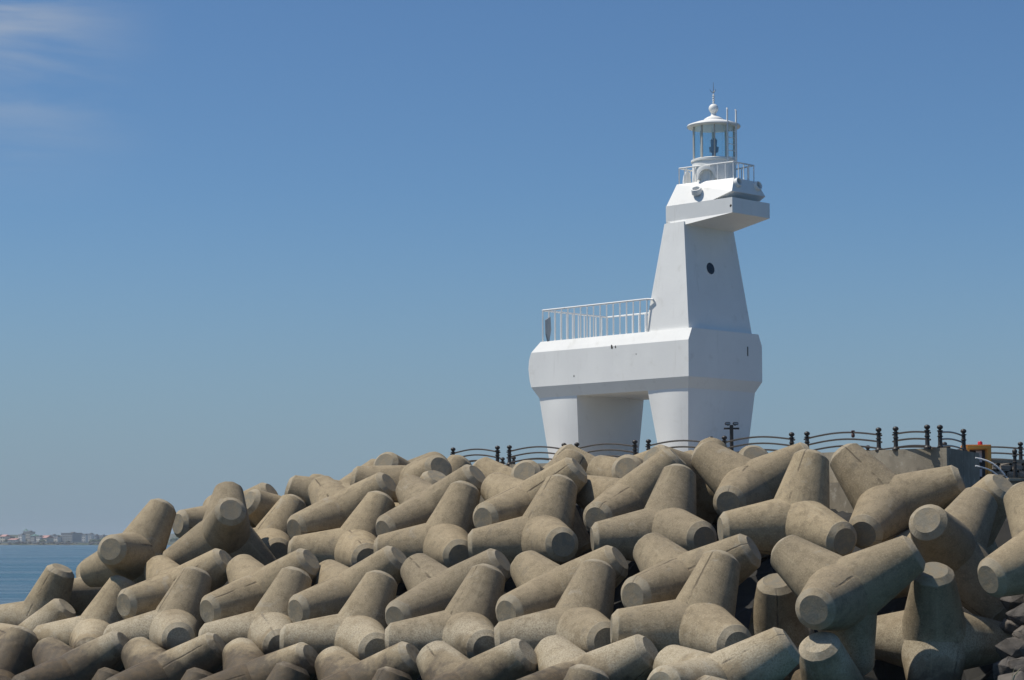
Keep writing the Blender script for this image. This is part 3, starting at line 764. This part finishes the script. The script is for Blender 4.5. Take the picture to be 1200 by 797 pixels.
# ladder: two tall stiles that end above the roof, rungs between them
lad = empty('ladder'); lad.parent = ln
for a in (R(-108.6), R(-82.2)):
    p = Vector((.84 * math.cos(a), .84 * math.sin(a), 0)); bm = bmesh.new()
    tube(bm, [p + Vector((0, 0, lz(15.28))), p + Vector((0, 0, lz(17.02))), p * .97 + Vector((0, 0, lz(17.06)))], .028, 8); bm_obj('stile', bm, M['rail'], lad)
for k in range(6):
    bm = bmesh.new(); z = lz(15.5) + k * .21; tube(bm, [Vector((.84 * math.cos(R(-108.6)), .84 * math.sin(R(-108.6)), z)), Vector((.84 * math.cos(R(-82.2)), .84 * math.sin(R(-82.2)), z))], .012, 5); bm_obj('rung', bm, M['rail'], lad)

# ------------------------------------------------------------------ fence on the seawall
def post_profile(h): return [(.080, 0), (.080, .05), (.056, .08), (.048, .12), (.046, h * .50), (.062, h * .515), (.064, h * .545), (.046, h * .56), (.044, h * .72), (.066, h * .735), (.068, h * .765), (.036, h * .785), (.032, h * .815), (.052, h * .84), (.066, h * .885), (.066, h * .925), (.052, h * .97), (.02, h), (0, h * 1.005)]
def post_mesh(h):
    bm = bmesh.new(); lathe(bm, [(r_ * 1.22, z_) for r_, z_ in post_profile(h)], 14); me = bpy.data.meshes.new('post'); bm.to_mesh(me); bm.free()
    for p in me.polygons: p.use_smooth = True
    me.set_sharp_from_angle(angle=R(40)); me.materials.append(M['iron']); return me
PM = post_mesh(.635)
def fence(u0, d0, u1, d1, zb, label, group, rise=.11, rails=(.44, .26, .08), stub=.11):
    p0 = at(u0, 530, d0); p1 = at(u1, 530, d1); p0.z = p1.z = zb
    o = empty('fence_panel', p0); tag(o, label, 'fence', group)
    d = p1 - p0; ln_ = d.length
    for q in (Vector((0, 0, 0)), d):
        k = link('post', PM, None, o); k.location = q
    for i, h in enumerate(rails):
        bm = bmesh.new(); pts = []
        dn = d.normalized()
        for k in range(13):
            t = k / 12; pts.append(d * t + Vector((0, 0, h + rise * math.sin(math.pi * t))))
        pts = [-dn * stub + Vector((0, 0, h - .02))] + pts + [d + dn * stub + Vector((0, 0, h - .02))]
        tube(bm, pts, .025, 6); bm_obj('rail', bm, M['steel'], o, 60)
    return o
FP = [(531, 583, 'fence panel at the left end of the seawall fence'), (597, 661, 'fence panel left of the lighthouse, second from the left'), (676, 744, 'fence panel in front of the lighthouse hind leg'),
      (760, 833, 'fence panel in front of the lighthouse front leg'), (849, 928, 'fence panel right behind the double-headed lamp post'), (946, 1030, 'fence panel with a small knob hung on its upper rail'),
      (1050, 1087, 'short fence panel ending at the seawall corner')]
for u0, u1, lab in FP:
    f = fence(u0, wd(u0), u1, wd(u1), WALLTOP - .03, lab, 'fence panels along the seawall', .11 if u1 - u0 > 45 else .03)
    if u0 == 946:
        bm = bmesh.new(); lathe(bm, [(.02, -.10), (.045, -.08), (.05, -.02), (.03, .02), (.05, .05), (.05, .09), (0, .10)], 10)
        k = bm_obj('knob', bm, plain('knob_brown', (.10, .05, .04), .6), f, 50); k.location = Vector((at(1000, 530, wd(1000)).x - f.location.x, at(1000, 530, wd(1000)).y - f.location.y, .50))
fence(1102, 55.2, 1129.5, 57.2, WALLTOP - .03, 'dark fence panel turning back from the seawall corner', 'fence panels along the seawall', .05)
FZ = WALLTOP - .12
for u0, u1, d_, lab in ((540, 589, 75, 'far-side fence panel behind the leftmost seawall panel'), (602, 655, 73.5, 'far-side fence panel behind the second seawall panel'),
                        (1017, 1107, 65, 'far-side fence panel behind the wall corner'), (1111, 1196, 65, 'far-side fence panel behind the orange stand')):
    fence(u0, d_, u1, d_ - .6 if u0 < 900 else d_ - 2.2, FZ if u0 < 900 else FZ + (.0 if u0 == 1017 else .0), lab, 'fence panels on the far side of the pier', .09)

# ------------------------------------------------------------------ lamp post with two heads
lp = empty('lamp_post', at(857.5, 530, 61.2)); lp.location.z = FZ
tag(lp, 'short dark lamp post with two flat heads before the lighthouse chest', 'lamp post')
zt = at(857.5, 498, 61.2).z - FZ
bm = bmesh.new(); tube(bm, [(0, 0, 0), (0, 0, zt)], .055, 10); bm_obj('pole', bm, M['iron'], lp)
bm = bmesh.new(); tube(bm, [(-.22, 0, zt - .10), (.22, 0, zt - .10)], .026, 8); tube(bm, [(-.10, 0, zt - .02), (-.10, 0, zt + .05)], .02, 6); tube(bm, [(.10, 0, zt - .02), (.10, 0, zt + .05)], .02, 6); bm_obj('crossarm', bm, M['iron'], lp)
for s in (-1, 1):
    bm = bmesh.new(); add_box(bm, (s * .115, -.02, zt + .04), (.15, .16, .085), 0, .015); hd = bm_obj('lamp_head', bm, M['iron'], lp)
    bm = bmesh.new(); add_box(bm, (s * .115, -.105, zt + .04), (.12, .012, .05)); bm_obj('lens', bm, M['grey'], hd)

# ------------------------------------------------------------------ orange stand, steps railing, stone wall at the right
st_ = empty('rescue_stand', at(1147, 560, 60.2)); st_.location.z = FZ; 
tag(st_, 'orange framed stand with white notices and a red lamp on top', 'stand')
zt = at(1147, 521, 60.2).z - FZ
k = 60.2 / FPX
for sx in (-13, 12.5):
    for sy in (0, .55):
        bm = bmesh.new(); add_box(bm, (sx * k, sy, zt / 2 - .55), (.115, .115, zt + 1.1), 0, .01); bm_obj('upright', bm, M['orange'], st_)
bm = bmesh.new(); add_box(bm, (0, .275, zt - .065), (28.5 * k, .70, .13), 0, .02); bm_obj('canopy', bm, M['orange'], st_)
bm = bmesh.new(); add_box(bm, (0, .50, zt / 2 - .55), (24.5 * k, .04, zt + .9)); bm_obj('back_panel', bm, plain('dark_panel', (.05, .05, .055), .6), st_)
for z, hh in ((zt - .32 , .33), (zt - .78, .22)):
    bm = bmesh.new(); add_box(bm, (3.4 * k, .30, z), (.16, .03, hh)); bm_obj('notice', bm, M['paper'], st_)
bm = bmesh.new(); lathe(bm, [(.07, zt), (.07, zt + .07), (.05, zt + .10), (0, zt + .11)], 12, (4.2 * k, .2, 0)); bm_obj('warning_lamp', bm, M['red'], st_, 40)
# steps handrail
hr = empty('step_handrail', at(1189, 560, 54.0)); tag(hr, 'white curved handrail dropping past the orange stand to a dark post', 'handrail')
def hl(u, v, d): return at(u, v, d) - Vector(hr.location)
for off in (0, 9.5):
    bm = bmesh.new(); tube(bm, [hl(u, v + off, 54.4) for u, v in ((1143, 536.6), (1150, 538), (1157, 540.2), (1163, 543), (1169, 547.4), (1174, 552.5), (1179, 558.5), (1184, 566))], .021, 8); bm_obj('rail', bm, M['rail'], hr, 60)
bm = bmesh.new(); pz = hl(1189, 526, 54.0); lathe(bm, [(r, z + pz.z - .72) for r, z in [(.075, -.6)] + post_profile(.72)[3:]], 14, (pz.x, pz.y, 0)); bm_obj('post', bm, M['iron'], hr, 40)
# rough stone wall behind the steps, each stone its own piece
swl = empty('stone_wall', at(1180, 560, 61)); swl.location.z = 3.0
tag(swl, 'low rough stone wall behind the dark post at the right edge', 'wall')
ztop = at(1180, 538.5, 61).z - 3.0
bm = bmesh.new(); add_box(bm, (1.1, .25, ztop / 2 - .05), (4.2, .4, ztop - .1)); bm_obj('mortar', bm, plain('dark_mortar', (.06, .055, .045), .95), swl)
rs = random.Random(5); z = ztop - .12
for row in range(6):
    x = -.95 + rs.uniform(0, .15)
    while x < 3.0:
        w = rs.uniform(.2, .42); bm = bmesh.new(); add_box(bm, (0, 0, 0), (w - .03, .30, .20), 0, .04)
        for v in bm.verts: v.co += Vector((rs.uniform(-.02, .02), rs.uniform(-.03, .03), rs.uniform(-.02, .02)))
        o = bm_obj('stone', bm, M['stone'], swl); o.location = (x + w / 2, 0, z - .10); x += w
    z -= .215
bm = bmesh.new(); add_box(bm, (1.1, .2, ztop - .06), (4.3, .62, .11), 0, .015); bm_obj('coping', bm, M['wall'], swl)
# pale low concrete wall at the right edge
cw = empty('low_wall', at(1184, 560, 52)); tag(cw, 'pale low concrete wall cut by the right picture edge', 'wall')
zt = 0.0
bm = bmesh.new(); add_box(bm, (1.6, .5, -1.6), (3.2, 1.0, 3.0), 0, .02); bm_obj('wall_face', bm, M['wall'], cw)
bm = bmesh.new(); add_box(bm, (1.58, .48, -.045), (3.3, 1.12, .09), 0, .02); bm_obj('coping', bm, M['wall'], cw)

# ------------------------------------------------------------------ boulders by the right edge
rb_ = random.Random(11)
def boulder(u, v, d, r, label):
    bm = bmesh.new(); pts = []
    for k in range(26):
        q = Vector((rb_.gauss(0, 1), rb_.gauss(0, 1), rb_.gauss(0, 1))).normalized() * rb_.uniform(.78, 1.08) * r
        pts.append((q.x * 1.15, q.y, q.z * .78))
    hull(bm, pts); bmesh.ops.bevel(bm, geom=bm.edges[:], offset=r * .09, segments=2, affect='EDGES', clamp_overlap=True)
    bmesh.ops.triangulate(bm, faces=bm.faces[:]); bmesh.ops.subdivide_edges(bm, edges=bm.edges[:], cuts=1)
    for vv in bm.verts: vv.co += vv.co.normalized() * r * .09 * noise.noise(vv.co * 4 / r)
    o = bm_obj('boulder', bm, M['rock'], None, 30); o.location = at(u, v, d); o.rotation_euler = (rb_.uniform(-.4, .4), rb_.uniform(-.4, .4), rb_.uniform(0, 6))
    tag(o, label, 'boulder', 'dark boulders at the right edge')
for a in ((1191, 704, 46.8, .36, 'flat dark boulder just below the leg cut by the right edge'), (1202, 722, 46.4, .42, 'large grey boulder highest on the right picture edge'),
          (1187, 733, 46.6, .32, 'small boulder wedged beside the sunlit sloping leg end'), (1203, 750, 45.8, .40, 'grey boulder cut in half by the right picture edge'), (1190, 764, 45.6, .40, 'pale-topped boulder right of the bottom right tetrapod leg'),
          (1206, 782, 44.8, .40, 'boulder behind the dry straw stem at the lower right'), (1182, 786, 45.2, .40, 'dark boulder under the end of the bottom right tetrapod leg'), (1194, 806, 44.2, .46, 'lowest boulder in the right corner')):
    boulder(*a)
bm = bmesh.new(); p0 = at(1184, 797, 42.6)
for (du, dv, w) in ((12, -14, .012), (9, -9, .008), (6, -16, .006)):
    p1 = at(1184 + du, 797 + dv, 42.5) - p0; tube(bm, [Vector((0, 0, -.15)), p1 * .5 + Vector((0, 0, .01)), p1], [w, w, w * .5], 5)
o = bm_obj('straw_stem', bm, M['grass']); o.location = p0; tag(o, 'dry pale straw stem among the boulders at the lower right corner', 'straw')

# ------------------------------------------------------------------ haze over the sea
HAZE = 0.00013
if HAZE > 0:
    bm = bmesh.new(); add_box(bm, (0, 1700, 10.5), (6400, 3600, 27.0))
    hz_ = bm_obj('haze', bm, None); tag(hz_, 'thin pale sea haze over the bay and the far town', 'haze', kind='stuff')
    hm = bpy.data.materials.new('haze_air'); hm.use_nodes = True; ht = hm.node_tree; ht.nodes.clear()
    pv_ = ht.nodes.new('ShaderNodeVolumePrincipled'); pv_.inputs['Color'].default_value = (.80, .88, .96, 1); pv_.inputs['Density'].default_value = HAZE; pv_.inputs['Anisotropy'].default_value = .2
    ho = ht.nodes.new('ShaderNodeOutputMaterial'); ht.links.new(pv_.outputs[0], ho.inputs['Volume'])
    hz_.data.materials.append(hm)
scene.cycles.volume_bounces = 0
